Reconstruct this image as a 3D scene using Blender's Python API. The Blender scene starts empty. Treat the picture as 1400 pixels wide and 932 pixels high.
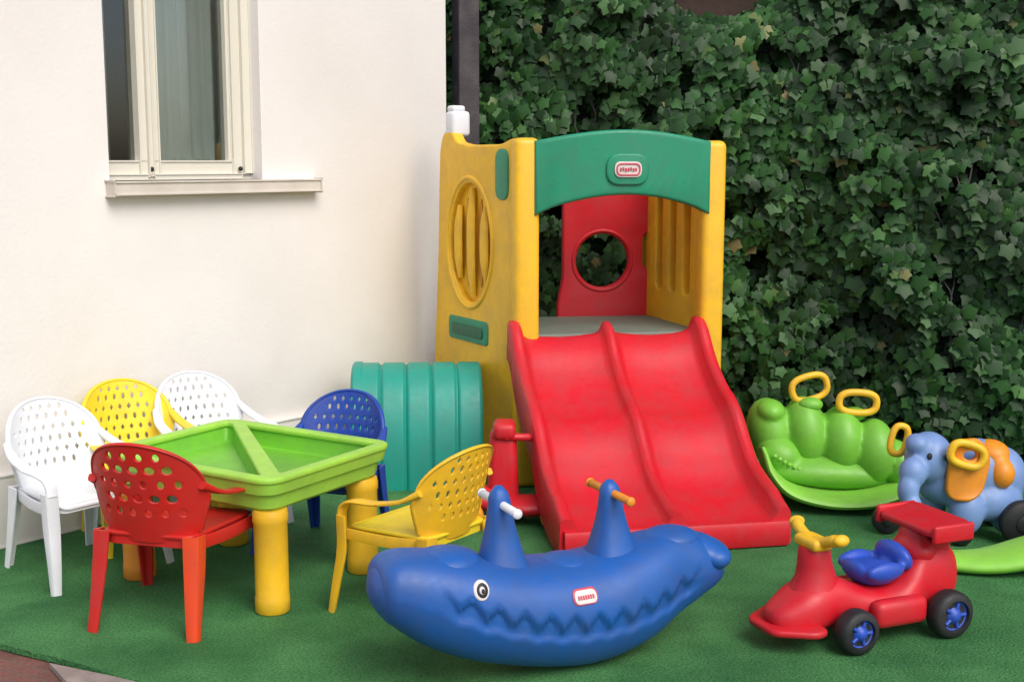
import bpy, bmesh, math, random
from mathutils import Vector, Matrix, noise, Euler
random.seed(7)
scene=bpy.context.scene
col=scene.collection
def lin(c):
    out=[]
    for v in c[:3]:
        v=v/255.0
        out.append(v/12.92 if v<=0.04045 else ((v+0.055)/1.055)**2.4)
    return tuple(out)+(1,)
# ---------------- materials
def nodes_of(name):
    m=bpy.data.materials.new(name); m.use_nodes=True
    nt=m.node_tree; b=nt.nodes['Principled BSDF']
    return m,nt,b
def plastic(name,c,rough=.42,var=.24,bump=.08,scale=9.0):
    m,nt,b=nodes_of(name); N=nt.nodes; L=nt.links
    tc=N.new('ShaderNodeTexCoord')
    n1=N.new('ShaderNodeTexNoise'); n1.inputs['Scale'].default_value=scale; n1.inputs['Detail'].default_value=5; n1.inputs['Roughness'].default_value=.68
    L.new(tc.outputs['Object'],n1.inputs['Vector'])
    mr=N.new('ShaderNodeMapRange'); mr.inputs['From Min'].default_value=.38; mr.inputs['From Max'].default_value=.75
    L.new(n1.outputs['Fac'],mr.inputs['Value'])
    mx=N.new('ShaderNodeMix'); mx.data_type='RGBA'
    base=lin(c)
    dd=tuple(x*(1-var)+.022 for x in base[:3])+(1,)
    mx.inputs[6].default_value=base; mx.inputs[7].default_value=dd
    L.new(mr.outputs[0],mx.inputs[0]); L.new(mx.outputs[2],b.inputs['Base Color'])
    n2=N.new('ShaderNodeTexNoise'); n2.inputs['Scale'].default_value=38; n2.inputs['Detail'].default_value=3
    L.new(tc.outputs['Object'],n2.inputs['Vector'])
    r=N.new('ShaderNodeMapRange'); r.inputs['To Min'].default_value=rough-.12; r.inputs['To Max'].default_value=rough+.22
    L.new(n2.outputs['Fac'],r.inputs['Value']); L.new(r.outputs[0],b.inputs['Roughness'])
    bp=N.new('ShaderNodeBump'); bp.inputs['Strength'].default_value=bump; bp.inputs['Distance'].default_value=.02
    L.new(n1.outputs['Fac'],bp.inputs['Height']); L.new(bp.outputs[0],b.inputs['Normal'])
    return m
RED=plastic('red_plastic',(204,18,36)); RED2=plastic('red_chair_plastic',(198,30,22)); ORED=plastic('orange_red_plastic',(232,74,28))
YEL=plastic('yellow_plastic',(242,190,36)); LEM=plastic('lemon_plastic',(240,212,40)); AMB=plastic('amber_plastic',(206,140,24))
ORG=plastic('orange_plastic',(234,146,36))
GRN=plastic('teal_green_plastic',(28,142,106)); TEAL=plastic('teal_plastic',(24,148,132)); LIME=plastic('lime_plastic',(158,212,74))
LIM2=plastic('lime_basin_plastic',(116,190,52)); WHT=plastic('white_plastic',(226,230,236),var=.08)
BLU=plastic('blue_plastic',(28,90,170),var=.3); NAV=plastic('navy_plastic',(18,64,160)); SKY=plastic('light_blue_plastic',(120,152,206))
CAT=plastic('leaf_green_plastic',(118,188,60)); BLK=plastic('black_rubber',(28,29,32),rough=.55); GRY=plastic('grey_plastic',(112,124,112),rough=.6)
PNK=plastic('label_red',(206,70,90)); PINK2=plastic('label_white',(226,218,214)); BLU2=plastic('hub_blue',(36,78,186))
CREAM=plastic('cream_frame_paint',(220,217,203),rough=.45,var=.06,bump=.02)

def wallmat():
    m,nt,b=nodes_of('white_plaster'); N=nt.nodes; L=nt.links
    tc=N.new('ShaderNodeTexCoord')
    n=N.new('ShaderNodeTexNoise'); n.inputs['Scale'].default_value=1.3; n.inputs['Detail'].default_value=6; n.inputs['Roughness'].default_value=.6
    L.new(tc.outputs['Object'],n.inputs['Vector'])
    cr=N.new('ShaderNodeValToRGB'); cr.color_ramp.elements[0].position=.3; cr.color_ramp.elements[1].position=.7
    cr.color_ramp.elements[0].color=(.78,.755,.72,1); cr.color_ramp.elements[1].color=(.85,.83,.80,1)
    L.new(n.outputs['Fac'],cr.inputs[0])
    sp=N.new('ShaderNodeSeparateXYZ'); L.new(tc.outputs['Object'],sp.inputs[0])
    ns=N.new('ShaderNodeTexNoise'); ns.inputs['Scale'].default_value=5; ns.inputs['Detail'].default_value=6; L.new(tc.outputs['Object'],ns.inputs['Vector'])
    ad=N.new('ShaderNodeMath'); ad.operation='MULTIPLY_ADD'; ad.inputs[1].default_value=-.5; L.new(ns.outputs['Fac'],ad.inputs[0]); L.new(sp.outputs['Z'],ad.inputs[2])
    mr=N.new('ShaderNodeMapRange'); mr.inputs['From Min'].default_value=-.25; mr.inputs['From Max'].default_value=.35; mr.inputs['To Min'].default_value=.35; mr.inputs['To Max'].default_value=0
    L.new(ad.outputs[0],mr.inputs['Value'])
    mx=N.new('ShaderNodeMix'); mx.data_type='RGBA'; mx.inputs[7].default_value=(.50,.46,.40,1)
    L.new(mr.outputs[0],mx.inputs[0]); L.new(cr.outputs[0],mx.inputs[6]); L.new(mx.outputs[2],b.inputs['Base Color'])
    b.inputs['Roughness'].default_value=.85
    n2=N.new('ShaderNodeTexNoise'); n2.inputs['Scale'].default_value=60; n2.inputs['Detail'].default_value=4
    L.new(tc.outputs['Object'],n2.inputs['Vector'])
    bp=N.new('ShaderNodeBump'); bp.inputs['Strength'].default_value=.18; bp.inputs['Distance'].default_value=.008
    L.new(n2.outputs['Fac'],bp.inputs['Height']); L.new(bp.outputs[0],b.inputs['Normal'])
    return m
WALL=wallmat()
def noisemat(name,c1,c2,scale,rough=.9,bump=.4,bscale=None,dist=.01,metal=0):
    m,nt,b=nodes_of(name); N=nt.nodes; L=nt.links
    tc=N.new('ShaderNodeTexCoord')
    n=N.new('ShaderNodeTexNoise'); n.inputs['Scale'].default_value=scale; n.inputs['Detail'].default_value=5
    L.new(tc.outputs['Object'],n.inputs['Vector'])
    cr=N.new('ShaderNodeValToRGB'); cr.color_ramp.elements[0].position=.32; cr.color_ramp.elements[1].position=.68
    cr.color_ramp.elements[0].color=c1+(1,); cr.color_ramp.elements[1].color=c2+(1,)
    L.new(n.outputs['Fac'],cr.inputs[0]); L.new(cr.outputs[0],b.inputs['Base Color'])
    b.inputs['Roughness'].default_value=rough
    n2=N.new('ShaderNodeTexNoise'); n2.inputs['Scale'].default_value=bscale or scale*8; n2.inputs['Detail'].default_value=3
    L.new(tc.outputs['Object'],n2.inputs['Vector'])
    bp=N.new('ShaderNodeBump'); bp.inputs['Strength'].default_value=bump; bp.inputs['Distance'].default_value=dist
    L.new(n2.outputs['Fac'],bp.inputs['Height']); L.new(bp.outputs[0],b.inputs['Normal'])
    return m
def turfmat():
    m,nt,b=nodes_of('artificial_turf'); N=nt.nodes; L=nt.links
    tc=N.new('ShaderNodeTexCoord')
    n=N.new('ShaderNodeTexNoise'); n.inputs['Scale'].default_value=2.4; n.inputs['Detail'].default_value=8; n.inputs['Roughness'].default_value=.66
    f=N.new('ShaderNodeTexNoise'); f.inputs['Scale'].default_value=120; f.inputs['Detail'].default_value=3
    mp=N.new('ShaderNodeMapping'); mp.inputs['Scale'].default_value=(1,1.6,1); mp.inputs['Rotation'].default_value=(0,0,.5)
    L.new(tc.outputs['Object'],mp.inputs[0]); L.new(mp.outputs[0],f.inputs['Vector']); L.new(tc.outputs['Object'],n.inputs['Vector'])
    c1=N.new('ShaderNodeValToRGB'); c1.color_ramp.elements[0].position=.34; c1.color_ramp.elements[1].position=.66
    c1.color_ramp.elements[0].color=(.026,.135,.038,1); c1.color_ramp.elements[1].color=(.078,.265,.085,1)
    L.new(n.outputs['Fac'],c1.inputs[0])
    mr=N.new('ShaderNodeMapRange'); mr.inputs['From Min'].default_value=.3; mr.inputs['From Max'].default_value=.7; mr.inputs['To Min'].default_value=.45; mr.inputs['To Max'].default_value=1.45
    L.new(f.outputs['Fac'],mr.inputs['Value'])
    mx=N.new('ShaderNodeMix'); mx.data_type='RGBA'; mx.blend_type='MULTIPLY'; mx.inputs[0].default_value=1
    L.new(c1.outputs[0],mx.inputs[6]); L.new(mr.outputs[0],mx.inputs[7]); L.new(mx.outputs[2],b.inputs['Base Color'])
    b.inputs['Roughness'].default_value=.8; b.inputs['Specular IOR Level'].default_value=.3
    bp=N.new('ShaderNodeBump'); bp.inputs['Strength'].default_value=.8; bp.inputs['Distance'].default_value=.012
    L.new(f.outputs['Fac'],bp.inputs['Height']); L.new(bp.outputs[0],b.inputs['Normal'])
    return m
TURF=turfmat()
def brickmat():
    m,nt,b=nodes_of('red_paving'); N=nt.nodes; L=nt.links
    tc=N.new('ShaderNodeTexCoord'); mp=N.new('ShaderNodeMapping'); mp.inputs['Rotation'].default_value=(0,0,math.radians(28))
    L.new(tc.outputs['Object'],mp.inputs['Vector'])
    br=N.new('ShaderNodeTexBrick'); br.inputs['Scale'].default_value=5; br.inputs['Mortar Size'].default_value=.012
    br.inputs['Color1'].default_value=(.13,.055,.045,1); br.inputs['Color2'].default_value=(.18,.075,.06,1); br.inputs['Mortar'].default_value=(.12,.09,.08,1)
    L.new(mp.outputs[0],br.inputs['Vector'])
    n=N.new('ShaderNodeTexNoise'); n.inputs['Scale'].default_value=90; L.new(tc.outputs['Object'],n.inputs['Vector'])
    mr=N.new('ShaderNodeMapRange'); mr.inputs['To Min'].default_value=.4; mr.inputs['To Max'].default_value=1.5; L.new(n.outputs['Fac'],mr.inputs['Value'])
    mx=N.new('ShaderNodeMix'); mx.data_type='RGBA'; mx.blend_type='MULTIPLY'; mx.inputs[0].default_value=1
    L.new(br.outputs['Color'],mx.inputs[6]); L.new(mr.outputs[0],mx.inputs[7]); L.new(mx.outputs[2],b.inputs['Base Color'])
    b.inputs['Roughness'].default_value=.85
    return m
PAVE=brickmat()
STONE=noisemat('kerb_stone',(.22,.18,.165),(.32,.27,.245),14)
BROWN=noisemat('brown_wall',(.04,.026,.020),(.085,.05,.038),3)
POST=noisemat('grey_post',(.045,.04,.045),(.08,.07,.075),12)
SILL=noisemat('sill_stone',(.60,.55,.48),(.68,.63,.56),8,rough=.7,bump=.1)
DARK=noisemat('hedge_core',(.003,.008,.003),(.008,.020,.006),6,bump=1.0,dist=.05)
CURT=noisemat('curtain_fabric',(.78,.78,.74),(.84,.83,.79),6,bump=.1)
def glassmat():
    m,nt,b=nodes_of('window_glass'); N=nt.nodes; L=nt.links
    t=N.new('ShaderNodeBsdfTransparent'); t.inputs[0].default_value=(.86,.9,.88,1)
    g=N.new('ShaderNodeBsdfGlossy'); g.inputs['Roughness'].default_value=.03
    fr=N.new('ShaderNodeFresnel'); fr.inputs['IOR'].default_value=1.5
    ad=N.new('ShaderNodeMath'); ad.operation='ADD'; ad.inputs[1].default_value=.05
    L.new(fr.outputs[0],ad.inputs[0])
    mx=N.new('ShaderNodeMixShader'); L.new(ad.outputs[0],mx.inputs[0]); L.new(t.outputs[0],mx.inputs[1]); L.new(g.outputs[0],mx.inputs[2])
    L.new(mx.outputs[0],N['Material Output'].inputs[0]); return m
GLASS=glassmat()
def leafmat():
    m,nt,b=nodes_of('ivy_leaf'); N=nt.nodes; L=nt.links
    g=N.new('ShaderNodeNewGeometry')
    cr=N.new('ShaderNodeValToRGB'); e=cr.color_ramp.elements
    e[0].position=0; e[0].color=(.010,.034,.009,1); e[1].position=.5; e[1].color=(.018,.066,.015,1)
    a=e.new(.85); a.color=(.030,.100,.022,1); a=e.new(.985); a.color=(.055,.140,.034,1); a=e.new(.997); a.color=(.18,.15,.06,1)
    L.new(g.outputs['Random Per Island'],cr.inputs[0])
    tc=N.new('ShaderNodeTexCoord'); n=N.new('ShaderNodeTexNoise'); n.inputs['Scale'].default_value=1.7; n.inputs['Detail'].default_value=4
    L.new(tc.outputs['Object'],n.inputs['Vector'])
    mr=N.new('ShaderNodeMapRange'); mr.inputs['From Min'].default_value=.3; mr.inputs['From Max'].default_value=.7; mr.inputs['To Min'].default_value=.45; mr.inputs['To Max'].default_value=1.45
    L.new(n.outputs['Fac'],mr.inputs['Value'])
    mx=N.new('ShaderNodeMix'); mx.data_type='RGBA'; mx.blend_type='MULTIPLY'; mx.inputs[0].default_value=1
    L.new(cr.outputs[0],mx.inputs[6]); L.new(mr.outputs[0],mx.inputs[7]); L.new(mx.outputs[2],b.inputs['Base Color'])
    b.inputs['Roughness'].default_value=.50; b.inputs['Specular IOR Level'].default_value=.30
    return m
LEAF=leafmat()

# ---------------- helpers
class Group:
    def __init__(s,name,loc=(0,0,0),rotz=0,scale=1,world=False):
        e=bpy.data.objects.new(name,None); e.empty_display_size=.1; col.objects.link(e)
        e.location=loc; e.rotation_euler=(0,0,rotz); e.scale=(scale,)*3
        s.e=e; s.world=world
        s.m=Matrix.Translation(Vector(loc))@Matrix.Rotation(rotz,4,'Z')@Matrix.Scale(scale,4)
def add(name,me,mat,g=None):
    o=bpy.data.objects.new(name,me); col.objects.link(o)
    if mat and not me.materials: me.materials.append(mat)
    if g:
        o.parent=g.e
        if g.world: o.matrix_parent_inverse=g.m.inverted()
    return o
def bm2me(name,bm,sharp=40):
    bmesh.ops.recalc_face_normals(bm,faces=bm.faces)
    for f in bm.faces: f.smooth=True
    a=math.radians(sharp)
    for e in bm.edges:
        if len(e.link_faces)==2:
            try:
                if e.calc_face_angle()>a: e.smooth=False
            except: pass
    me=bpy.data.meshes.new(name); bm.to_mesh(me); bm.free(); return me
def rbox(name,size,loc,mat,g=None,bev=.01,rot=(0,0,0),segs=3,taper=None):
    bm=bmesh.new(); bmesh.ops.create_cube(bm,size=1)
    for v in bm.verts:
        v.co=Vector((v.co.x*size[0],v.co.y*size[1],v.co.z*size[2]))
        if taper and v.co.z>0: v.co.x*=taper[0]; v.co.y*=taper[1]
    if bev>0: bmesh.ops.bevel(bm,geom=list(bm.edges),offset=bev,segments=segs,affect='EDGES',profile=.5)
    M=Matrix.Translation(Vector(loc))@Euler(rot).to_matrix().to_4x4()
    bm.transform(M)
    return add(name,bm2me(name,bm),mat,g)
def loft(name,rings,mat,g=None,cap=True,sharp=50,closed=False):
    bm=bmesh.new(); R=[[bm.verts.new(p) for p in r] for r in rings]; n=len(rings[0])
    m=len(R)
    for i in range(m if closed else m-1):
        A=R[i];B=R[(i+1)%m]
        for j in range(n):
            bm.faces.new((A[j],A[(j+1)%n],B[(j+1)%n],B[j]))
    if cap and not closed:
        bm.faces.new(R[0][::-1]); bm.faces.new(R[-1])
    return add(name,bm2me(name,bm,sharp),mat,g)
def catmull(pts,n=8):
    pts=[Vector(p) for p in pts]; out=[]
    P=[pts[0]*2-pts[1]]+pts+[pts[-1]*2-pts[-2]]
    for i in range(1,len(P)-2):
        p0,p1,p2,p3=P[i-1:i+3]
        for k in range(n):
            t=k/n
            out.append(.5*((2*p1)+(-p0+p2)*t+(2*p0-5*p1+4*p2-p3)*t*t+(-p0+3*p1-3*p2+p3)*t**3))
    out.append(pts[-1]); return out
def cat1(xs,ys,x):
    if x<=xs[0]: return ys[0]
    if x>=xs[-1]: return ys[-1]
    for i in range(len(xs)-1):
        if xs[i]<=x<=xs[i+1]: break
    def sl(k):
        if k<=0 : return (ys[1]-ys[0])/(xs[1]-xs[0])
        if k>=len(xs)-1: return (ys[-1]-ys[-2])/(xs[-1]-xs[-2])
        return (ys[k+1]-ys[k-1])/(xs[k+1]-xs[k-1])
    h=xs[i+1]-xs[i]; t=(x-xs[i])/h
    m0=sl(i)*h; m1=sl(i+1)*h
    return (2*t**3-3*t*t+1)*ys[i]+(t**3-2*t*t+t)*m0+(-2*t**3+3*t*t)*ys[i+1]+(t**3-t*t)*m1
def sweep(name,pts,ra,rb,mat,g=None,axis=(1,0,0),segs=12,n=8,square=1.0,closed=False,smoothp=True):
    k=len(pts)
    if closed:
        P=[Vector(p) for p in pts]; path=[]
        for i in range(k):
            p0,p1,p2,p3=P[i-1],P[i],P[(i+1)%k],P[(i+2)%k]
            for q in range(n):
                t=q/n; path.append(.5*((2*p1)+(-p0+p2)*t+(2*p0-5*p1+4*p2-p3)*t*t+(-p0+3*p1-3*p2+p3)*t**3))
    else: path=catmull(pts,n) if smoothp else [Vector(p) for p in pts]
    m=len(path); rings=[]
    def rad(r,i):
        if not isinstance(r,(list,tuple)): return r
        f=i/(m-1)*(len(r)-1); a=int(min(f,len(r)-2)); return r[a]*(1-(f-a))+r[a+1]*(f-a)
    ax=Vector(axis)
    for i,p in enumerate(path):
        if closed: T=(path[(i+1)%m]-path[i-1]).normalized()
        else: T=(path[min(i+1,m-1)]-path[max(i-1,0)]).normalized()
        A=(ax-T*ax.dot(T)); 
        A=A.normalized() if A.length>1e-4 else T.orthogonal().normalized()
        B=T.cross(A)
        a=rad(ra,i); b=rad(rb,i); r=[]
        for j in range(segs):
            th=2*math.pi*j/segs; c,s=math.cos(th),math.sin(th)
            c=math.copysign(abs(c)**square,c); s=math.copysign(abs(s)**square,s)
            r.append(p+A*a*c+B*b*s)
        rings.append(r)
    return loft(name,rings,mat,g,closed=closed)
def ell(cx,cy,rx,ry,n=20):
    return [(cx+rx*math.cos(2*math.pi*i/n),cy+ry*math.sin(2*math.pi*i/n)) for i in range(n)]
def roundpoly(pts,r,n=5):
    out=[]; k=len(pts)
    for i in range(k):
        p0=Vector(pts[i-1]);p=Vector(pts[i]);p2=Vector(pts[(i+1)%k])
        rr=min(r,(p0-p).length*.45,(p2-p).length*.45)
        a=p+(p0-p).normalized()*rr; b=p+(p2-p).normalized()*rr
        for j in range(n+1):
            t=j/n; q=a*(1-t)**2+p*2*t*(1-t)+b*t*t; out.append((q.x,q.y))
    return out
def poly2d(name,outer,holes,depth,bev,mat,g=None,mapf=None,cuts=None):
    cu=bpy.data.curves.new(name,'CURVE'); cu.dimensions='2D'; cu.fill_mode='BOTH'
    cu.extrude=max(depth/2-bev,.0005); cu.bevel_depth=bev; cu.bevel_resolution=2
    for P in [outer]+holes:
        s=cu.splines.new('POLY'); s.points.add(len(P)-1)
        for i,p in enumerate(P): s.points[i].co=(p[0],p[1],0,1)
        s.use_cyclic_u=True
    o=bpy.data.objects.new(name+'_c',cu); col.objects.link(o)
    dg=bpy.context.evaluated_depsgraph_get()
    me=bpy.data.meshes.new_from_object(o.evaluated_get(dg))
    bpy.data.objects.remove(o)
    bm=bmesh.new(); bm.from_mesh(me); bpy.data.meshes.remove(me)
    bmesh.ops.remove_doubles(bm,verts=bm.verts,dist=1e-5)
    if cuts:
        lo,hi,k,axv=cuts
        for i in range(1,k):
            c=lo+(hi-lo)*i/k
            co=(c,0,0) if axv==0 else (0,c,0); no=(1,0,0) if axv==0 else (0,1,0)
            bmesh.ops.bisect_plane(bm,geom=bm.verts[:]+bm.edges[:]+bm.faces[:],plane_co=co,plane_no=no,dist=1e-6)
    if mapf:
        for v in bm.verts: v.co=Vector(mapf(v.co.x,v.co.y,v.co.z))
    me=bm2me(name,bm,35); me.materials.clear()
    return add(name,me,mat,g)
def cyl(name,p1,p2,r1,r2,mat,g=None,segs=24,bev=.004):
    p1=Vector(p1);p2=Vector(p2);T=(p2-p1); h=T.length; T.normalize(); A=T.orthogonal().normalized(); B=T.cross(A)
    prof=[(0,r1-bev),(bev,r1),(h-bev,r2),(h,r2-bev)]
    rings=[[p1+T*z+(A*math.cos(2*math.pi*j/segs)+B*math.sin(2*math.pi*j/segs))*r for j in range(segs)] for z,r in prof]
    return loft(name,rings,mat,g,sharp=60)
def lathe(name,c,axis,prof,mat,g=None,segs=36):
    c=Vector(c);T=Vector(axis).normalized();A=T.orthogonal().normalized();B=T.cross(A)
    rings=[[c+T*h+(A*math.cos(2*math.pi*j/segs)+B*math.sin(2*math.pi*j/segs))*r for j in range(segs)] for r,h in prof]
    return loft(name,rings,mat,g,sharp=60)
def blob(name,ells,mat,g=None,vox=.011,it=8):
    bm=bmesh.new()
    for e in ells:
        c,r=e[0],e[1]; rot=e[2] if len(e)>2 else (0,0,0)
        M=Matrix.Translation(Vector(c))@Euler(rot).to_matrix().to_4x4()@Matrix.Diagonal(Vector((r[0],r[1],r[2],1)))
        bmesh.ops.create_icosphere(bm,subdivisions=4,radius=1,matrix=M)
    me=bm2me(name,bm,180); o=add(name,me,mat,g)
    md=o.modifiers.new('r','REMESH'); md.mode='VOXEL'; md.voxel_size=vox; md.use_smooth_shade=True
    sm=o.modifiers.new('s','SMOOTH'); sm.iterations=it; sm.factor=.5
    return o
def ball(name,c,r,mat,g=None,rot=(0,0,0)):
    bm=bmesh.new(); M=Matrix.Translation(Vector(c))@Euler(rot).to_matrix().to_4x4()@Matrix.Diagonal(Vector((r[0],r[1],r[2],1)))
    bmesh.ops.create_uvsphere(bm,u_segments=28,v_segments=16,radius=1,matrix=M)
    return add(name,bm2me(name,bm,180),mat,g)

# ---------------- ground
def sheet(name,poly,z,th,mat):
    bm=bmesh.new(); vs=[bm.verts.new((p[0],p[1],z)) for p in poly]; f=bm.faces.new(vs)
    if f.normal.z<0: f.normal_flip()
    if th:
        r=bmesh.ops.extrude_face_region(bm,geom=[f]); 
        for v in r['geom']:
            if isinstance(v,bmesh.types.BMVert): v.co.z-=th
    return add(name,bm2me(name,bm),mat)
sheet('ground',[(-120,-120),(120,-120),(120,120),(-120,120)],-.022,0,PAVE)
# turf with a slightly wavy cut edge
edge=[]
ctrl=[(-4.2,4.99),(-1.51,3.51),(-1.02,3.245),(-.2,2.78),(3.0,1.02)]
for (p,q) in zip(ctrl[:-1],ctrl[1:]):
    p=Vector(p);q=Vector(q); n=max(2,int((q-p).length/.06))
    for i in range(n):
        v=p.lerp(q,i/n); w_=.010*noise.noise(Vector((v.x*4,v.y*4,0)))
        edge.append((v.x+w_*.5,v.y+w_))
sheet('artificial_grass',edge+[(3.0,1.02),(6.5,1.0),(6.5,7.6),(-4.2,7.6)],0,.018,TURF)
sheet('pavement_edging',[(-1.32,3.38),(-1.02,3.25),(-.20,2.79),(-.28,2.64),(-1.13,3.12)],-.004,.015,STONE)

# ---------------- house
W0=Vector((-1.93,4.42,0)); we=Vector((.648,.761,0)).normalized(); wn=Vector((we.y,-we.x,0))
house=Group('white_house',(0,0,0),0,1,world=True)
def wp(s,q,z):
    v=W0+we*s+wn*q; return (v.x,v.y,z)
RC=.08
S0,S1=-3.5,2.469; o0,o1,z0,z1=.57,1.319,1.33,2.75; TH=.35; H=4.2
wins=[(o0,o1),(-2.4,-1.6)]
def wbox(name,s0,s1,q0,q1,za,zb,mat,bev=.0,g=house):
    bm=bmesh.new(); bmesh.ops.create_cube(bm,size=1)
    for v in bm.verts: v.co=Vector(wp(s0 if v.co.x<0 else s1,q0 if v.co.y<0 else q1,za if v.co.z<0 else zb))
    if bev: bmesh.ops.bevel(bm,geom=list(bm.edges),offset=bev,segments=2,affect='EDGES')
    return add(name,bm2me(name,bm),mat,g)
outer=[(S0,0),(S1,0),(S1,H),(S0,H)]
holes=[[(a,z0),(b,z0),(b,z1),(a,z1)] for a,b in wins]
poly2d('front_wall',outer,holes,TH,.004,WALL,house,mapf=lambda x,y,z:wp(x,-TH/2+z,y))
wbox('end_wall',S1-.3,S1-.004,-3.5,-TH-.001,0,H,WALL)
wbox('roof_eave',S0-.2,S1+.2,-3.6,.25,H+.002,H+.12,SILL)
wbox('plinth',S0,S1+.02,.0,.028,0,.27,WALL,.006)
for (a,b) in wins:
    wbox('sill',a-.015,b+.28,-RC,.055,z0-.05,z0+.004,SILL,.006)
    q0,q1=-RC-.05,-RC
    zt=z1-.002
    wbox('jamb_r',b-.098,b-.002,q0,q1,z0+.005,zt,CREAM,.006)
    wbox('jamb_r_trim',b-.05,b-.004,q1+.001,q1+.014,z0+.03,zt,CREAM,.004)
    wbox('jamb_l',a+.002,a+.03,q0,q1,z0+.005,zt,CREAM,.006)
    mid=a+.236
    wbox('mullion',mid-.048,mid+.048,q0,q1+.004,z0+.012,zt-.08,CREAM,.006)
    wbox('mullion_trim',mid-.012,mid+.012,q1+.004,q1+.016,z0+.02,zt-.1,CREAM,.004)
    wbox('bottom_rail',a+.031,b-.099,q0+.002,q1-.002,z0+.006,z0+.085,CREAM,.006)
    wbox('bottom_bead',a+.031,b-.06,q1-.001,q1+.012,z0+.006,z0+.03,CREAM,.004)
    wbox('sash_bead_r',b-.118,b-.099,q0+.005,q1-.008,z0+.086,zt-.08,CREAM,.004)
    wbox('top_rail',a+.031,b-.099,q0+.002,q1-.002,zt-.08,zt,CREAM,.006)
    wbox('glass',a+.02,b-.09,q0+.018,q0+.022,z0+.07,zt-.06,GLASS)
    for sx in (mid+.0,b-.07): 
        c=wp(sx,q1+.014,z0+.050); ball('latch',c,(.010,.010,.010),BLK,house)
    bm=bmesh.new(); prev=None; n=200
    for i in range(n+1):
        s=a+(b-a)*i/n
        q=q0-.012+.007*math.sin(s*110)+.004*math.sin(s*43+1)
        if s<mid-.02: q-=.17
        if s>b-.15: q-=.06
        p=[bm.verts.new(wp(s,q,z0-.05)),bm.verts.new(wp(s,q+.004*math.sin(i),z1))]
        if prev and not (mid-.03<s<mid) : bm.faces.new((prev[0],p[0],p[1],prev[1]))
        prev=p
    add('curtain',bm2me('curtain',bm,180),CURT,house)
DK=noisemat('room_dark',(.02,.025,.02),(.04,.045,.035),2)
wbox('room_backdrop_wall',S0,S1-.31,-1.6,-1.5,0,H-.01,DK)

# ---------------- post, back wall
hd0=Vector((-.42,6.78,0)); he=Vector((2.72,-.98,0)).normalized(); hn=Vector((he.y,-he.x,0))
def hp(s,q,z):
    v=hd0+he*s+hn*q; return Vector((v.x,v.y,z))
bm=bmesh.new(); bmesh.ops.create_cube(bm,size=1)
for v in bm.verts: v.co=hp(-.6 if v.co.x<0 else 8,-.55 if v.co.y<0 else -.45,0 if v.co.z<0 else 3.2)
add('garden_wall',bm2me('garden_wall',bm),BROWN)
rbox('fence_post',(.11,.11,3.0),(-.235,6.42,1.5),POST,None,.008,rot=(0,0,.4))

# ---------------- ivy hedge
def topz(s):
    t=2.42+.12*noise.noise(Vector((s*1.3,3,0)))+.06*noise.noise(Vector((s*5,7,0)))
    for c,w,d in ((1.50,.36,.30),):
        t-=d*math.exp(-((s-c)/w)**4)
    return t
def surf(s,z):
    return .18*noise.noise(Vector((s*1.1,z*1.1,1.5)))+.14*noise.noise(Vector((s*2.9,z*2.9,9)))
prof_=[(0,.64),(34,.42),(50,.47),(66,.56),(84,.44),(102,.37),(132,.45),(156,.35),(180,.20)]
pol=prof_+[(360-a,r) for a,r in reversed(prof_[1:-1])]
shape=[(r*math.sin(math.radians(a)),r*math.cos(math.radians(a))) for a,r in pol]
NS=len(shape)
verts=[];faces=[]
Ld=6.4
up=Vector((0,0,1))
cnt=0
while cnt<23500:
    s=random.uniform(-.12,Ld); 
    if s>3.9 and random.random()<.6: continue
    tz=topz(s); z=random.uniform(.0,tz+.05)
    d=random.random()
    q=surf(s,z)+ (-.11*d*d) + random.uniform(-.015,.02)
    if z>tz-.15: q-=((z-tz+.15)/.2)**2*.25
    hole=noise.noise(Vector((s*5.5,z*5.5,20)))
    if hole<-.22:
        if random.random()<.6: continue
        q-=.12
    p=hp(s,q,max(z,.03))
    nrm=(hn+up*random.gauss(.28,.26)+he*random.gauss(0,.32)).normalized()
    ang=random.gauss(0,.6)
    down=(-up*math.cos(ang)+he*math.sin(ang)); down=(down-nrm*down.dot(nrm)).normalized()
    side=nrm.cross(down)
    sc=random.uniform(.044,.094)
    fold=random.uniform(.0,.5); curl=random.uniform(-.1,.5); wx=random.uniform(.9,1.15)
    b0=len(verts); verts.append(p+nrm*.04*sc)
    for (x,y) in shape:
        h=-x*x*fold - max(0,y)**2*curl
        verts.append(p+(side*x*wx+down*y+nrm*h)*sc)
    for j in range(NS): faces.append((b0,b0+1+j,b0+1+(j+1)%NS))
    cnt+=1
me=bpy.data.meshes.new('ivy_hedge'); me.from_pydata([tuple(v) for v in verts],[],faces); me.update()
me.polygons.foreach_set('use_smooth',[True]*len(me.polygons))
me.materials.append(LEAF)
hedge=Group('ivy_hedge',(0,0,0),0,1,world=True)
add('leaves',me,None,hedge)
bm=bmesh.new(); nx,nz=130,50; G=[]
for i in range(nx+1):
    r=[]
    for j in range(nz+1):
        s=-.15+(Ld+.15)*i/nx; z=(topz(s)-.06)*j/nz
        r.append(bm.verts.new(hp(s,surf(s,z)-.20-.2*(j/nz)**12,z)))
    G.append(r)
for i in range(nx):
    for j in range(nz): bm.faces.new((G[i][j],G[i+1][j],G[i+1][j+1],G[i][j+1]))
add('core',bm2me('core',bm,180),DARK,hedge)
for k in range(26):
    s=random.uniform(0,4.2); z=random.uniform(.1,1.6); pts=[]
    for i in range(6):
        pts.append(hp(s,surf(s,z)-.06,z)); z+=random.uniform(.08,.2); s+=random.uniform(-.08,.08)
    sweep('stem',pts,.004,.004,POST,hedge,segs=5,n=3)

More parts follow.
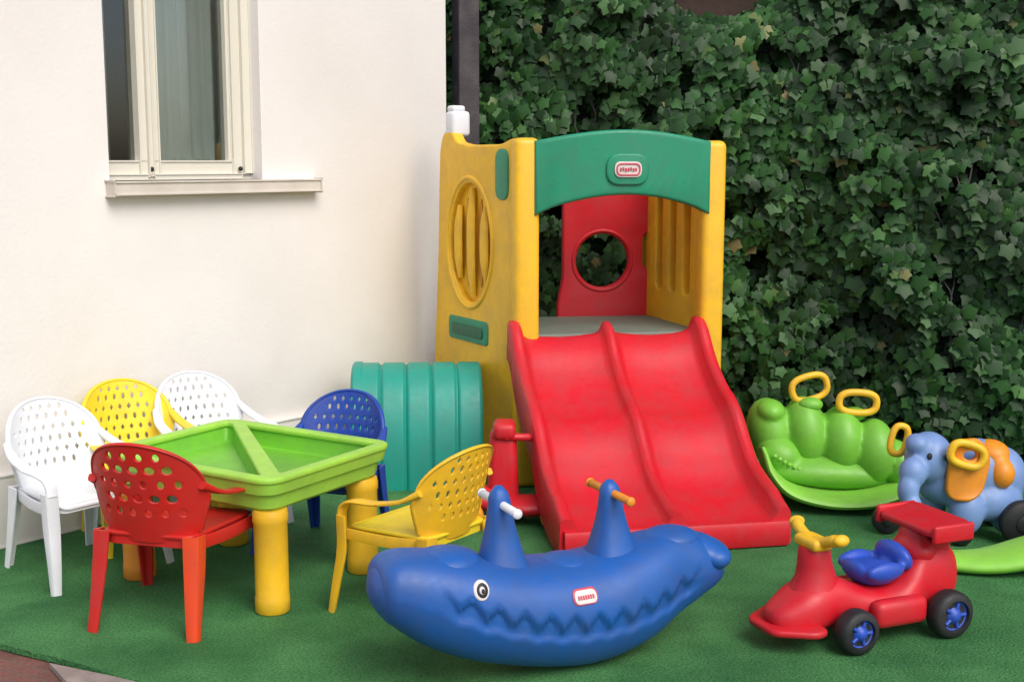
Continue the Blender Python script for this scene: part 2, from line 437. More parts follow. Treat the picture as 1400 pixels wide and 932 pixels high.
# ---------------- playset
ps=Group('slide_playset',(.4,5.5,0),0,1,world=True)
Lc=Vector((.05,5.36,0)); BL=Vector((-.31,5.98,0)); dl=(BL-Lc).normalized(); nl=Vector((-dl.y,dl.x,0)); 
if nl.y>0: nl=-nl
def mapL(x,y,z): v=Lc+dl*x+nl*z; return (v.x,v.y,y)
outL=[(-.01,0),(.83,0),(.80,.5),(.755,1.0),(.74,1.3),(.73,1.47),(.69,1.545),(.62,1.545),(.57,1.49),(.45,1.475),(.15,1.475),(.06,1.50),(-.01,1.50)]
OC=.445
oval=[(x,y) for x,y in ell(OC,1.04,.205,.285,40)]
poly2d('side_panel_l',roundpoly(outL,.04),[oval,roundpoly([(.10,1.26),(.17,1.27),(.17,1.45),(.10,1.44)],.03)],.055,.010,YEL,ps,mapf=mapL)
poly2d('panel_recess_l',ell(OC,1.04,.225,.305,36),[],.012,.003,YEL,ps,mapf=lambda x,y,z:mapL(x,y,z-.012))
def ringL(name,cx,cy,rx,ry,r,off,mat):
    pts=[mapL(cx+rx*math.cos(t),cy+ry*math.sin(t),off) for t in [2*math.pi*i/16 for i in range(16)]]
    sweep(name,pts,r,r,mat,ps,axis=tuple(nl),n=4,closed=True,segs=10)
ringL('panel_rim_l',OC,1.04,.218,.298,.012,.024,YEL)
for cx in (OC-.125,OC,OC+.125):
    h=.17 if cx!=OC else .25
    sweep('panel_bar_l',[mapL(cx,1.04-h,.005),mapL(cx,1.04-h*.5,.016),mapL(cx,1.04,.018),mapL(cx,1.04+h*.5,.016),mapL(cx,1.04+h,.005)],[.012,.034,.036,.034,.012],.014,YEL,ps,axis=tuple(dl))
for cx in (OC-.0625,OC+.0625):
    poly2d('panel_slot_l',ell(cx,1.04,.018,.2,20),[],.006,.001,AMB,ps,mapf=lambda x,y,z:mapL(x,y,z-.003))
poly2d('green_insert_l',roundpoly([(.085,1.25),(.185,1.25),(.185,1.46),(.085,1.46)],.045),[],.03,.006,GRN,ps,mapf=lambda x,y,z:mapL(x,y,z+.020))
poly2d('green_slot_l',roundpoly([(.27,.585),(.64,.585),(.64,.685),(.27,.685)],.02),[],.02,.005,GRN,ps,mapf=lambda x,y,z:mapL(x,y,z+.024))
poly2d('green_slot_step_l',roundpoly([(.31,.61),(.60,.61),(.60,.655),(.31,.655)],.015),[],.01,.003,plastic('deep_green_plastic',(10,100,72)),ps,mapf=lambda x,y,z:mapL(x,y,z+.036))
rbox('front_column_l',(.11,.12,1.51),(.055,5.345,.755),YEL,ps,.028,rot=(0,0,.19))
# right panel
Rc=Vector((.87,5.50,0)); BR=Vector((.67,6.12,0)); dr=(BR-Rc).normalized(); nr=Vector((-dr.y,dr.x,0))
if nr.x>0: nr=-nr
def mapR(x,y,z): v=Rc+dr*x+nr*z; return (v.x,v.y,y)
outR=[(0,0),(.68,0),(.67,.5),(.66,1.3),(.62,1.44),(.4,1.45),(.1,1.46),(0,1.49)]
hs=[roundpoly([(c-.045,.80),(c+.045,.80),(c+.045,1.28),(c-.045,1.28)],.045) for c in (.17,.32,.47)]
poly2d('side_panel_r',roundpoly(outR,.04),hs,.055,.010,YEL,ps,mapf=mapR)
poly2d('panel_back_r',roundpoly([(.08,.74),(.56,.74),(.56,1.34),(.08,1.34)],.05),[],.01,.002,AMB,ps,mapf=lambda x,y,z:mapR(x,y,z-.018))
rbox('front_column_r',(.105,.12,1.50),(.872,5.485,.75),YEL,ps,.028,rot=(0,0,.17))
# back panel red
Bm=Vector((.475,6.06,0)); db=Vector((.98,.14,0)).normalized(); nb=Vector((db.y,-db.x,0))
def mapB(x,y,z): v=Bm+db*x+nb*z; return (v.x,v.y,y)
outB=[(-.25,.0),(.29,.0),(.29,.70),(.25,.76),(.22,.80),(.22,.86),(.15,.90),(.15,1.06),(.22,1.10),(.235,1.33),(.1,1.42),(-.1,1.42),(-.225,1.33),(-.225,.85),(-.25,.72)]
poly2d('back_panel',roundpoly(outB,.03),[ell(-.04,.935,.140,.140,40)],.05,.010,RED,ps,mapf=mapB)
pts=[mapB(-.04+.145*math.cos(t),.935+.145*math.sin(t),.022) for t in [2*math.pi*i/16 for i in range(16)]]
sweep('porthole_rim',pts,.009,.009,RED,ps,axis=tuple(nb),n=4,closed=True,segs=10)
# deck
deck=[(.07,5.345),(.84,5.48),(.67,6.04),(-.20,5.93)]
poly2d('deck',roundpoly(deck,.03),[],.05,.008,GRY,ps,mapf=lambda x,y,z:(x,y,.642+z))
# green arch
a0=Vector((.10,5.345,0)); a1=Vector((.835,5.475,0)); da=(a1-a0).normalized(); na=Vector((da.y,-da.x,0)); Wd=(a1-a0).length
top=[(Wd*i/16, 1.485+.045*math.sin(math.pi*i/16)) for i in range(17)]
bot=[(Wd*i/16, 1.205+.08*math.sin(math.pi*i/16)**.8) for i in range(16,-1,-1)]
def mapA(x,y,z):
    v=a0+da*x+na*(z+.03+.05*math.sin(math.pi*max(0,min(1,x/Wd)))); return (v.x,v.y,y)
poly2d('arch_panel',top+bot,[],.07,.014,GRN,ps,mapf=mapA,cuts=(0,Wd,16,0))
def outl(cx,cy,w,h,k): return roundpoly([(cx-w,cy-h),(cx+w,cy-h),(cx+w,cy+h),(cx-w,cy+h)],k,6)
poly2d('arch_badge',outl(Wd/2,1.3775,.085,.058,.055),[],.02,.008,GRN,ps,mapf=lambda x,y,z:mapA(x,y,z+.038))
poly2d('arch_label_border',outl(Wd/2,1.3775,.058,.032,.03),[],.006,.001,PINK2,ps,mapf=lambda x,y,z:mapA(x,y,z+.05))
poly2d('arch_label',outl(Wd/2,1.3775,.052,.026,.024),[outl(Wd/2,1.3775,.047,.021,.019)],.004,.0005,PNK,ps,mapf=lambda x,y,z:mapA(x,y,z+.054))
for k in range(7):
    cx=Wd/2-.033+.011*k; poly2d('arch_label_mark',outl(cx,1.3775+.002*math.sin(k*2.1),.0030,.007,.002),[],.004,.0005,PNK,ps,mapf=lambda x,y,z:mapA(x,y,z+.054))
rbox('white_cap',(.10,.08,.12),(-.255,5.93,1.585),WHT,ps,.02,rot=(0,0,.6))
rbox('white_cap_top',(.07,.06,.03),(-.262,5.93,1.655),WHT,ps,.012,rot=(0,0,.6))
# slide
d=Vector((.187,-.982,0)).normalized(); pp=Vector((-d.y,d.x,0)); M0=Vector((.41,5.40,0))
tx=[0,.04,.10,.18,.27,.38,.46,.53,.62,.71,.80,.88,.96,1.03]
tz=[.668,.662,.62,.535,.465,.405,.375,.330,.245,.175,.140,.118,.10,.095]
rings=[]
nt_=90
for i in range(nt_+1):
    t=1.03*i/nt_; z=cat1(tx,tz,t)
    rail=.080-.015*math.exp(-(t/.05)**2)
    if t>.93: rail-=(t-.93)/.1*.03
    sk=max(.004,z-.11)
    if t>.97: sk=.004
    half=[(0,.052),(.014,.050),(.024,.030),(.034,.010),(.05,.0),(.13,-.008),(.21,-.012),(.29,-.008),(.355,.0),(.375,.012),(.388,rail-.02),(.396,rail-.004),(.410,rail),(.430,rail-.002),(.438,rail-.016)]
    pts=[]
    for (w,h) in reversed(half): pts.append((-w,z+h))
    for (w,h) in half[1:]: pts.append((w,z+h))
    pts.append((.442,sk+.006)); pts.append((.434,sk)); pts.append((-.434,sk)); pts.append((-.442,sk+.006))
    rings.append([(lambda v:(v.x,v.y,h))(M0+d*t+pp*w) for w,h in pts])
loft('double_slide',rings,RED,ps,sharp=65)
sweep('slide_foot',[tuple((M0+d*1.035+pp*w).to_2d())+(.052,) for w in (-.425,-.2,0,.2,.425)],.020,.05,RED,ps,axis=tuple(d),square=.6)
rbox('under_support',(.06,.5,.5),(.12,5.62,.28),RED,ps,.02,rot=(0,0,.19))
rbox('under_support',(.06,.5,.5),(.74,5.72,.28),RED,ps,.02,rot=(0,0,.19))

# ---------------- tunnel
tg=Group('play_tunnel',(-.42,5.52,0),math.radians(4))
def arch(x,w,h,z0=0,n=28):
    o=[]
    for i in range(n+1):
        a=math.pi*i/n; o.append((x,-w*math.copysign(abs(math.cos(a))**.8,math.cos(a)),z0+h*math.sin(a)**.85))
    return o
bm=bmesh.new(); xs=[-.28+.56*i/112 for i in range(113)]
R=[]
for x in xs:
    ph=((x+.28)/.56*5)%1; rib=.014*min(1,abs(ph-.0)*9,abs(1-ph)*9) 
    if x<-.25: rib=.02
    R.append([bm.verts.new(p) for p in arch(x,.265+rib,.50+rib)])
Rin=[[bm.verts.new(p) for p in arch(x,.235,.47)] for x in (-.28,.28)]
for a,b in zip(R[:-1],R[1:]):
    for j in range(28): bm.faces.new((a[j],a[j+1],b[j+1],b[j]))
for a,b in ((R[0],Rin[0]),(Rin[0],Rin[1]),(Rin[1],R[-1])):
    for j in range(28): bm.faces.new((a[j],a[j+1],b[j+1],b[j]))
add('ribbed_shell',bm2me('ribbed_shell',bm,60),TEAL,tg)
sweep('entrance_rim',arch(-.28,.262,.495,n=14),.018,.026,TEAL,tg,axis=(1,0,0),n=3)

# ---------------- sand table
tb=Group('activity_table',(-.905,4.15,0),math.radians(-31.5))
hx,hy=.385,.31
outer=roundpoly([(-hx,-hy),(hx,-hy),(hx,hy),(-hx,hy)],.07,8)
A=roundpoly([(-.355,-.28),(.335,-.28),(-.315,.265),(-.355,.265)],.03)
B=roundpoly([(.355,.28),(-.275,.28),(-.26,.262),(.355,-.235)],.03)
poly2d('tray_rim',outer,[A,B],.022,.008,LIME,tb,mapf=lambda x,y,z:(x,y,.44+z))
def basin(name,P,zt,zb,ins,mat):
    c=Vector((sum(p[0] for p in P)/len(P),sum(p[1] for p in P)/len(P)))
    bm=bmesh.new(); rs=[]
    for z,k in ((zt,1.01),(zt-.02,.99),(zb+.01,ins),(zb,ins-.03)):
        rs.append([bm.verts.new((c.x+(p[0]-c.x)*k,c.y+(p[1]-c.y)*k,z)) for p in P])
    for a,b in zip(rs[:-1],rs[1:]):
        for j in range(len(P)): bm.faces.new((a[j],a[(j+1)%len(P)],b[(j+1)%len(P)],b[j]))
    bm.faces.new(rs[-1])
    add(name,bm2me(name,bm,60),mat,tb)
basin('basin_a',A,.438,.375,.95,LIM2); basin('basin_b',B,.438,.375,.95,LIM2)
def rr(sx,sy,z): return [(x*sx,y*sy,z) for x,y in outer]
loft('tray_skirt',[rr(.99,.99,.436),rr(1.005,1.005,.43),rr(.985,.985,.395),rr(.955,.945,.392),rr(.93,.92,.345),rr(.90,.88,.335)],LIME,tb,cap=False,sharp=30)
poly2d('tray_underside',roundpoly([(x*.9,y*.88) for x,y in [(-hx,-hy),(hx,-hy),(hx,hy),(-hx,hy)]],.06),[],.006,.001,LIME,tb,mapf=lambda x,y,z:(x,y,.338+z))
for k,(x,y) in enumerate(((-.30,-.225),(.315,-.235),(.315,.225),(-.30,.225))):
    m=ORG if k in(0,) else YEL
    lathe('leg',(x,y,0),(0,0,1),[(.050,0),(.055,.005),(.055,.05),(.053,.056),(.053,.29),(.056,.296),(.056,.32),(.052,.335)],m,tb)

# ---------------- chairs
def chair(name,loc,facing,mat,scale=1.0,style=0,legmat=None,seatmat=None):
    rot=math.atan2(-facing[0],facing[1])
    g=Group(name,(loc[0],loc[1],0),rot,scale)
    R=.26; lm=legmat or mat
    def mb(x,y,z):
        zz=y; px=(R+z)*math.sin(x/R); py=-.165+R-(R+z)*math.cos(x/R)
        return (px,py-(zz-.28)*.26,zz)
    w=.20; out=[]
    for x,y in [(-.14,.275),(.14,.275),(.175,.33),(.20,.40)]: out.append((x,y))
    for i in range(1,16):
        a=math.pi*i/16; out.append((w*math.cos(a),.44+.145*math.sin(a)))
    out.append((-.20,.40)); out.append((-.175,.33))
    holes=[]
    if style==0: rows=[.36,.40,.44,.48,.52,.552]
    else: rows=[.37,.415,.46,.505,.545]
    for ri,zz in enumerate(rows):
        off=.0 if ri%2 else .5
        sp=.036 if style==0 else .050
        for ci in range(-5,6):
            x=(ci+off)*sp
            lim=.155 if zz<.45 else .165*math.sqrt(max(0,1-((zz-.44)/.130)**2))
            if zz<.37: lim=.12
            if abs(x)>lim-.008: continue
            if style==0: holes.append([(x-.011,zz),(x,zz-.017),(x+.011,zz),(x,zz+.017)] if ri%2 else ell(x,zz,.009,.015,10))
            else: holes.append(ell(x,zz,.0185 if ri%2 else .013,.015,12))
    poly2d('backrest',roundpoly(out,.02,3),holes,.010,.003,mat,g,mapf=mb,cuts=(-.2,.2,22,0))
    rim=[mb(x,y,.0) for x,y in ([(-.165,.31),(-.20,.40)]+[(-w*math.cos(math.pi*i/10),.44+.145*math.sin(math.pi*i/10)) for i in range(0,11)]+[(.20,.40),(.165,.31)])]
    sweep('back_rim',rim,.006,.009,mat,g,axis=(0,0,1),n=4,segs=8)
    seat=roundpoly([(-.145,-.165),(.145,-.165),(.185,.13),(.165,.175),(-.165,.175),(-.185,.13)],.04)
    def ms(x,y,z): 
        return (x,y,.295+z-.012*max(0,1-(x/.16)**2)*max(0,1-(y/.16)**2)-max(0,y-.12)**2*5)
    poly2d('seat',seat,[],.012,.004,seatmat or mat,g,mapf=ms,cuts=(-.18,.18,10,0))
    sk=[(x*.98,y*.98) for x,y in seat]
    loft('seat_skirt',[[(x,y,.292) for x,y in sk],[(x,y,.262) for x,y in sk],[(x*.96,y*.96,.262) for x,y in sk],[(x*.96,y*.96,.288) for x,y in sk]],seatmat or mat,g,cap=False)
    for sx in (-1,1):
        sweep('arm',[(sx*.180,-.155,.455),(sx*.195,-.08,.418),(sx*.203,.02,.398),(sx*.205,.11,.392),(sx*.205,.158,.372),(sx*.206,.172,.33)],[.012,.02,.024,.024,.022,.02],[.012,.007,.006,.006,.007,.008],mat,g,square=.6)
        sweep('leg_front',[(sx*.206,.170,.34),(sx*.205,.172,.22),(sx*.215,.19,.10),(sx*.225,.205,.0)],[.021,.022,.018,.014],[.006,.006,.006,.006],mat,g,square=.5)
        sweep('leg_front_web',[(sx*.226,.155,.34),(sx*.224,.157,.22),(sx*.23,.18,.10),(sx*.236,.198,.0)],[.005]*4,[.02,.02,.016,.012],mat,g,square=.5)
        sweep('leg_back',[(sx*.145,-.170,.30),(sx*.150,-.182,.2),(sx*.156,-.20,.09),(sx*.162,-.215,0)],[.026,.024,.019,.015],.006,lm if sx>0 else mat,g,square=.5)
        sweep('leg_back_web',[(sx*.168,-.150,.30),(sx*.171,-.162,.2),(sx*.173,-.185,.09),(sx*.176,-.205,0)],.005,[.026,.022,.017,.013],lm if sx>0 else mat,g,square=.5)
        sweep('side_rail',[(sx*.150,-.14,.272),(sx*.18,0,.268),(sx*.2,.15,.272)],.006,.02,mat,g,square=.5)
    return g
chair('plastic_chair',(-1.055,3.775),(.25,.965),RED2,1.02,1,legmat=ORED)
chair('plastic_chair',(-1.51,4.22),(.78,-.63),WHT,.98)
chair('plastic_chair',(-1.40,4.60),(.62,-.78),LEM,.97)
chair('plastic_chair',(-1.17,4.78),(.62,-.78),WHT,.97)
chair('plastic_chair',(-.68,4.47),(-.30,-.95),NAV,.93)
chair('plastic_chair',(-.29,3.84),(-.80,.60),YEL,.94,seatmat=LEM)

# ---------------- whale
WS=.935
wh=Group('whale_rocker',(.105,3.36,0),math.radians(25),WS)
sx_=[-.555,-.54,-.50,-.42,-.30,-.15,0,.1,.2,.33,.42,.5,.56,.60,.615]
zt_=[.345,.390,.415,.412,.388,.350,.332,.330,.340,.362,.368,.346,.304,.255,.235]
zb_=[.295,.245,.205,.145,.085,.040,.010,.001,.010,.045,.095,.140,.170,.19,.21]
hw_=[.05,.095,.118,.138,.158,.174,.18,.18,.175,.150,.118,.105,.085,.045,.01]
rings=[]; Ms,Ns=240,110
for i in range(Ms+1):
    u=i/Ms; x=-.555+1.17*u
    a=cat1(sx_,zt_,x);b=cat1(sx_,zb_,x);h=cat1(sx_,hw_,x); zc=(a+b)/2;hh=(a-b)/2; r=[]
    ph=(x/.078)%1; tri=abs(ph*2-1); tri=tri*tri*(3-2*tri)*.6+tri*.4
    zz=.180+.55*(x-.1)**2+.034*(tri-.5); z2=zz-.050-.024*(tri-.5)
    fade=max(0,min(1,(x+.40)/.05))*max(0,min(1,(.48-x)/.05))
    for j in range(Ns):
        th=2*math.pi*j/Ns; c,s=math.cos(th),math.sin(th)
        cy=math.copysign(abs(c)**.72,c); sz=math.copysign(abs(s)**.85,s)
        z=zc+hh*sz; y=h*cy
        if sz<0: y*=1-.18*(-sz)
        k1=1/(1+math.exp(max(-60,min(60,(z-zz)/.0020)))); k2=1/(1+math.exp(max(-60,min(60,(z-z2)/.0020))))
        ridge=math.exp(-((z-zz-.007)/.006)**2)*.007+math.exp(-((z-z2-.004)/.006)**2)*.004
        ins=.015*k1-.012*k2-ridge
        y-=math.copysign(min(abs(y),ins*fade),y) if abs(c)>.15 else 0
        r.append((x,y,z))
    rings.append(r)
loft('body',rings,BLU,wh,sharp=180)
blob('hump',[((.045,0,.305),(.09,.09,.040)),((-.34,0,.368),(.11,.10,.045)),((.42,0,.340),(.10,.085,.04))],BLU,wh)
for (px,ztop,m,bz) in ((-.155,.575,WHT,.522),(.215,.552,ORG,.514)):
    rg=[]
    for k in range(17):
        t=k/16; z=.28+(ztop-.28)*t
        a=.066*(1-t)**2.0+.036-.006*t; b=.066*(1-t)**1.8+.028
        if t>.85: f=math.sqrt(max(.04,1-((t-.85)/.16)**2)); a*=f; b*=f
        rg.append([(px+a*math.copysign(abs(math.cos(q))**.8,math.cos(q))-.012*t,b*math.copysign(abs(math.sin(q))**.8,math.sin(q)),z) for q in [2*math.pi*j/28 for j in range(28)]])
    loft('handle_post',rg,BLU,wh,sharp=70)
    cyl('handle_bar',(px-.01,-.125,bz),(px-.01,.125,bz),.0125,.0125,m,wh)
    for sy in(-1,1): ball('handle_knob',(px-.01,sy*.125,bz),(.015,.008,.015),m,wh)
def on(x,z,push=0):
    a=cat1(sx_,zt_,x);b=cat1(sx_,zb_,x);h=cat1(sx_,hw_,x); zc=(a+b)/2;hh=(a-b)/2
    sz=(z-zc)/hh; s=abs(sz)**(1/.85); c=math.sqrt(max(0,1-s*s)); return -(h*c**.72)-push
for sgn in (1,-1):
    yy=on(-.285,.322)*sgn
    ball('eye_white',(-.285,yy,.322),(.024,.007,.030),PINK2,wh,rot=(-.45*sgn,0,-.1*sgn))
    ball('eye_ring',(-.284,yy-.003*sgn,.322),(.018,.0065,.023),BLK,wh,rot=(-.45*sgn,0,-.1*sgn))
    ball('eye_iris',(-.285,yy-.0065*sgn,.323),(.009,.005,.012),PINK2,wh,rot=(-.45*sgn,0,-.1*sgn))
    ball('eye_pupil',(-.284,yy-.0095*sgn,.322),(.006,.004,.008),BLK,wh,rot=(-.45*sgn,0,-.1*sgn))
def lab(x,z,w,h,mat,push,name):
    poly2d(name,outl(x,z,w,h,h*.9),[],.003,.0005,mat,wh,mapf=lambda X,Y,Z:(X,on(X,Y,push)-Z,Y))
lab(.035,.262,.040,.021,PNK,.002,'label_border'); lab(.035,.262,.035,.017,PINK2,.005,'label_face')
for k in range(7): lab(.035-.024+.008*k,.262,.0022,.005,PNK,.008,'label_mark')
blob('fluke',[((.55,.0,.280),(.07,.12,.05)),((.50,0,.300),(.09,.09,.05))],BLU,wh)
blob('snout',[((-.495,0,.315),(.072,.118,.090)),((-.42,0,.28),(.08,.122,.08))],BLU,wh)

# ---------------- red racing ride-on
rc=Group('toy_race_car',(.945,3.565,0),math.atan2(.38,.92))
xs_=[-.215,-.205,-.17,-.10,0,.06,.12,.20,.26,.30,.38,.43,.445]
zb_2=[.085,.07,.05,.045,.05,.05,.05,.05,.05,.05,.06,.09,.12]
zt_2=[.100,.115,.140,.180,.195,.170,.155,.165,.22,.255,.262,.235,.19]
hw_2=[.015,.04,.065,.085,.080,.088,.10,.108,.10,.088,.080,.06,.03]
rings=[]
for i in range(91):
    x=-.215+.66*i/90; a=cat1(xs_,zt_2,x);b=cat1(xs_,zb_2,x);h=cat1(xs_,hw_2,x); zc=(a+b)/2;hh=(a-b)/2
    rings.append([(x,h*math.copysign(abs(math.cos(t))**.6,math.cos(t))*(1-.22*max(0,math.sin(t))),zc+hh*math.copysign(abs(math.sin(t))**.6,math.sin(t))) for t in [2*math.pi*j/40 for j in range(40)]])
loft('body',rings,RED,rc,sharp=60)
poly2d('front_wing',roundpoly([(-.235,-.06),(-.13,-.125),(-.09,-.115),(-.09,.115),(-.13,.125),(-.235,.06)],.025),[],.022,.009,RED,rc,mapf=lambda x,y,z:(x,y,.068+z))
for sy in (-1,1):
    rbox('side_pod',(.19,.055,.085),(.17,sy*.110,.095),RED,rc,.025)
    for x,r in ((0,.066),(.34,.072)):
        lathe('tyre',(x,sy*.105,r),(0,sy,0),[(r*.5,-.004),(r*.86,0),(r*.97,.008),(r,.018),(r,.042),(r*.97,.052),(r*.86,.060),(r*.66,.062),(r*.62,.05)],BLK,rc)
        lathe('hub',(x,sy*.105,r),(0,sy,0),[(r*.64,.03),(r*.62,.052),(r*.5,.048),(r*.40,.046),(r*.22,.062),(r*.10,.066)],BLU2,rc)
        for k in range(5):
            a=2*math.pi*k/5; c=Vector((x,sy*.157,r)); e=c+Vector((math.cos(a),0,math.sin(a)))*r*.55
            sweep('spoke',[c,(c+e)/2,e],.006,.006,BLU2,rc,axis=(0,1,0),segs=8,n=2)
for x,r in ((0,.066),(.34,.072)): cyl('axle',(x,-.11,r),(x,.11,r),.012,.012,BLK,rc)
rings=[]
for z,rx,ry,xo in ((.16,.085,.07,-.05),(.20,.062,.055,-.05),(.24,.052,.05,-.055),(.275,.048,.046,-.058),(.29,.042,.04,-.06)):
    rings.append([(xo+rx*math.cos(2*math.pi*j/24),ry*math.sin(2*math.pi*j/24),z) for j in range(24)])
loft('steering_column',rings,RED,rc,sharp=60)
rbox('steering_hub',(.07,.11,.035),(-.062,0,.303),YEL,rc,.014)
for sy in(-1,1):
    sweep('steering_handle',[(-.065,0,.308),(-.06,sy*.05,.315),(-.055,sy*.09,.330),(-.045,sy*.105,.335)],.018,[.014,.016,.018,.014],YEL,rc,axis=(1,0,0))
    ball('handle_grip',(-.045,sy*.108,.334),(.026,.018,.018),YEL,rc)
blob('seat',[((.15,0,.185),(.075,.08,.035)),((.235,0,.225),(.03,.08,.050),(0,-.3,0)),((.09,0,.20),(.02,.06,.03)),((.15,.07,.205),(.07,.02,.03)),((.15,-.07,.205),(.07,.02,.03))],BLU2,rc,vox=.008,it=6)
blob('engine_cover',[((.31,0,.235),(.06,.075,.055)),((.38,0,.245),(.05,.06,.05)),((.30,0,.28),(.03,.05,.045))],RED,rc,vox=.009,it=5)
for sy in(-1,1): rbox('spoiler_strut',(.07,.014,.10),(.37,sy*.05,.275),RED,rc,.006,rot=(0,.3,0))
poly2d('spoiler',roundpoly([(.28,-.125),(.41,-.125),(.41,.125),(.28,.125)],.03),[],.024,.009,RED,rc,mapf=lambda x,y,z:(x,y,.318+z+(x-.28)*.12))
for sy in(-1,1): rbox('spoiler_end',(.15,.018,.055),(.345,sy*.128,.318),RED,rc,.008)

# ---------------- caterpillar rocker
PALE=plastic('pale_green_plastic',(140,208,72))
ct=Group('caterpillar_rocker',(1.30,5.10,0),0,1,world=True)
blob('body',[((1.10,5.17,.27),(.100,.125,.155),(0,-.25,0)),((1.085,5.13,.375),(.06,.085,.05)),((1.235,5.14,.275),(.092,.14,.160),(0,-.1,0)),((1.375,5.10,.250),(.092,.14,.150)),((1.505,5.06,.215),(.090,.13,.14)),((1.595,5.04,.17),(.060,.10,.10))],CAT,ct,vox=.009,it=2)
blob('belly',[((1.33,5.08,.13),(.29,.135,.075),(0,.05,0)),((1.12,5.10,.20),(.10,.12,.08),(0,.4,0))],CAT,ct,vox=.010,it=3)
pts=[(1.035,5.06,.23),(1.07,5.03,.14),(1.15,5.0,.075),(1.30,4.98,.045),(1.45,4.97,.05),(1.58,4.96,.085),(1.67,4.95,.13)]
sweep('rocker_base',pts,[.08,.12,.15,.155,.15,.12,.07],[.014,.022,.026,.028,.026,.022,.012],PALE,ct,axis=(0,1,0),square=.8,segs=20)
def loop(name,c,wx,hz,r,mat,g,tilt=0,yaw=0):
    P=[]
    for i in range(16):
        t=2*math.pi*i/16; x=wx*math.copysign(abs(math.cos(t))**.75,math.cos(t)); z=hz*math.copysign(abs(math.sin(t))**.75,math.sin(t))
        v=Vector((x,0,z)); v=Matrix.Rotation(tilt,3,'Y')@v; v=Matrix.Rotation(yaw,3,'Z')@v; P.append(Vector(c)+v)
    return sweep(name,P,r,r,mat,g,axis=(0,1,0),closed=True,n=3,segs=12)
loop('handle',(1.245,5.12,.475),.076,.050,.014,YEL,ct,tilt=-.25,yaw=.1)
loop('handle',(1.430,5.05,.425),.078,.043,.015,YEL,ct,tilt=.05,yaw=.0)
for x,z in ((1.245,.41),(1.43,.37)): ball('handle_boss',(x,5.09,z),(.05,.04,.03),CAT,ct)
for i in range(11):
    t=i/10; ball('mouth_stud',(1.08+.20*t,4.982-.004*math.sin(t*3),.215-.065*math.sin(t*math.pi*.6)),(.009,.008,.008),PALE,ct)

# ---------------- elephant ride-on
el=Group('elephant_ride_on',(1.70,4.58,0),0,1,world=True)
E=-.035
def sh(l): return [((e[0][0]+E,)+tuple(e[0][1:]),)+tuple(e[1:]) for e in l]
blob('body',sh([((1.80,4.60,.25),(.12,.11,.125)),((1.90,4.63,.22),(.095,.105,.12)),((1.60,4.56,.31),(.088,.095,.10)),((1.545,4.53,.37),(.045,.05,.04)),((1.52,4.49,.27),(.052,.048,.06)),((1.50,4.47,.21),(.040,.038,.06)),((1.51,4.45,.16),(.036,.033,.035)),((1.70,4.58,.22),(.14,.10,.10)),((1.73,4.50,.12),(.065,.06,.09)),((1.90,4.56,.12),(.065,.06,.10)),((1.66,4.66,.11),(.05,.05,.10)),((1.82,4.55,.15),(.12,.08,.08))]),SKY,el,vox=.009,it=3)
poly2d('ear_near',roundpoly([(-.075,-.11),(.05,-.10),(.085,.05),(.03,.12),(-.06,.10)],.06,8),[ell(-.0,.06,.035,.028,16)],.03,.010,ORG,el,mapf=lambda x,y,z:(1.715+E+x*.95,4.455-z+.3*abs(x),.285+y))
loop('handle',(1.70+E,4.44,.350),.062,.040,.015,YEL,el,tilt=.3)
loop('handle',(1.505+E,4.62,.365),.03,.055,.013,YEL,el,tilt=.2)
blob('saddle',sh([((1.84,4.585,.325),(.070,.08,.05)),((1.86,4.52,.26),(.050,.05,.06))]),ORG,el,vox=.009)
for c in ((1.93,4.47,.085),(1.47,4.62,.055),(1.93,4.72,.085),(1.70,4.47,.045)):
    r=c[2]; lathe('wheel',(c[0]+E,c[1]+.02,c[2]),(0,-1,0),[(r*.3,0),(r*.9,0),(r,.01),(r,.035),(r*.9,.045),(r*.3,.048)],BLK,el)
    ball('wheel_cap',(c[0]+E,c[1]-.03,c[2]),(r*.4,.008,r*.4),BLK,el)
ball('eye',(1.575+E,4.475,.335),(.010,.008,.014),BLK,el); ball('eye',(1.635+E,4.462,.335),(.010,.008,.014),BLK,el)

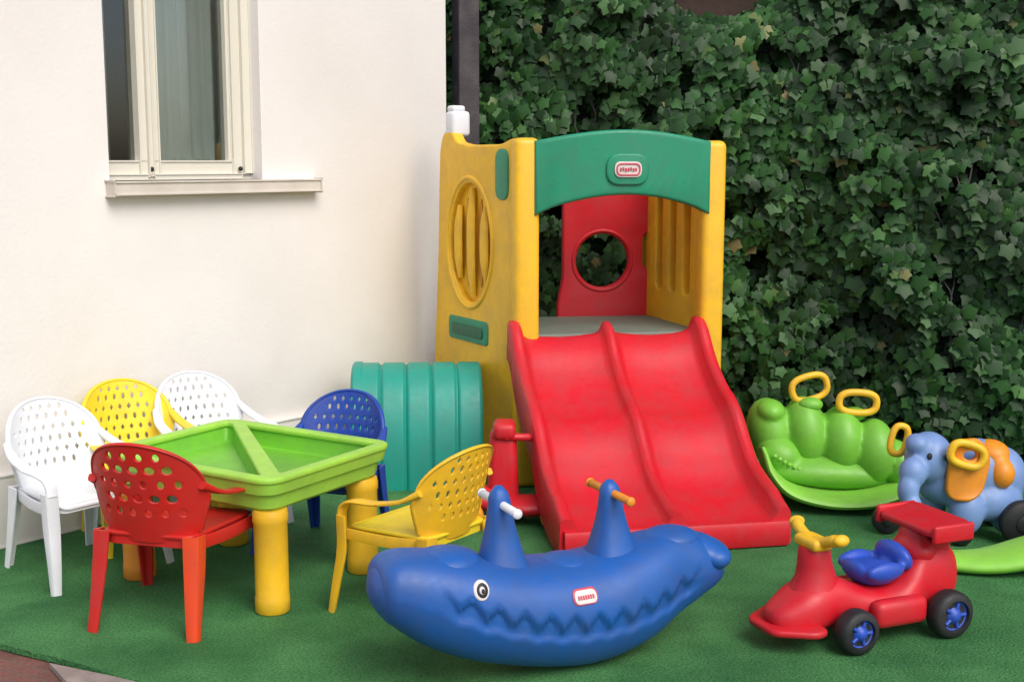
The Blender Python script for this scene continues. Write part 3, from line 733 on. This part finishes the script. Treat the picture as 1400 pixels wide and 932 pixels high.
# ---------------- green rocker lower right
gr=Group('crocodile_rocker',(1.95,4.2,0),0,1,world=True)
sweep('rocker_base',[(1.39,4.26,.075),(1.44,4.23,.045),(1.53,4.20,.03),(1.66,4.18,.035),(1.80,4.18,.065),(1.95,4.18,.11),(2.15,4.2,.18)],[.025,.05,.08,.10,.12,.13,.10],[.016,.022,.03,.035,.04,.04,.03],PALE,gr,axis=(0,1,0),segs=20)
blob('body',[((2.10,4.2,.22),(.12,.11,.12)),((2.22,4.2,.26),(.12,.12,.14)),((2.38,4.2,.20),(.16,.12,.12))],CAT,gr)
loop('handle',(2.17,4.2,.40),.07,.05,.014,YEL,gr)

# ---------------- red ride-on behind
rr_=Group('ride_on_scooter',(-.01,4.75,0),0,1,world=True)
rbox('stem',(.13,.13,.33),(-.035,4.82,.205),RED,rr_,.03,taper=(.8,.8),segs=4)
rbox('stem_head',(.09,.13,.07),(-.03,4.81,.365),RED,rr_,.025,segs=4)
blob('body',[((.06,4.76,.07),(.17,.09,.04)),((-.10,4.80,.09),(.10,.09,.05))],RED,rr_,vox=.009,it=3)
cyl('handlebar',(-.03,4.76,.345),(.10,4.80,.335),.015,.015,RED,rr_)
for c in ((-.16,4.70,.05),(.16,4.68,.05)): lathe('wheel',c,(0,-1,0),[(.015,0),(.045,0),(.05,.01),(.05,.03),(.045,.04),(.015,.042)],ORG,rr_)

# ---------------- light, world, camera
w=bpy.data.worlds.new('World'); scene.world=w; w.use_nodes=True
nt=w.node_tree; bg=nt.nodes['Background']; st=nt.nodes.new('ShaderNodeTexSky'); st.sky_type='NISHITA'; st.sun_disc=False
az=Vector((.50,-.82)); EL=math.radians(46); st.sun_elevation=EL; st.sun_rotation=math.atan2(az.x,az.y)
st.dust_density=3.0; st.air_density=.8
nt.links.new(st.outputs[0],bg.inputs[0]); bg.inputs[1].default_value=.15
sl=bpy.data.lights.new('Sun','SUN'); sl.energy=2.3; sl.angle=math.radians(40); sl.color=(1,.95,.885)
so=bpy.data.objects.new('Sun',sl); col.objects.link(so)
a=az.normalized(); sd=Vector((a.x*math.cos(EL),a.y*math.cos(EL),math.sin(EL)))
so.rotation_euler=sd.to_track_quat('Z','Y').to_euler(); so.location=(2,-2,6)
cam=bpy.data.cameras.new('Camera'); cam.lens=43.7; cam.sensor_width=36; cam.clip_end=500
co=bpy.data.objects.new('Camera',cam); col.objects.link(co); co.location=(0,0,1.41); co.rotation_euler=(math.radians(90-8.2),0,0)
scene.camera=co
scene.view_settings.view_transform='Standard'; scene.view_settings.look='None'; scene.view_settings.exposure=0
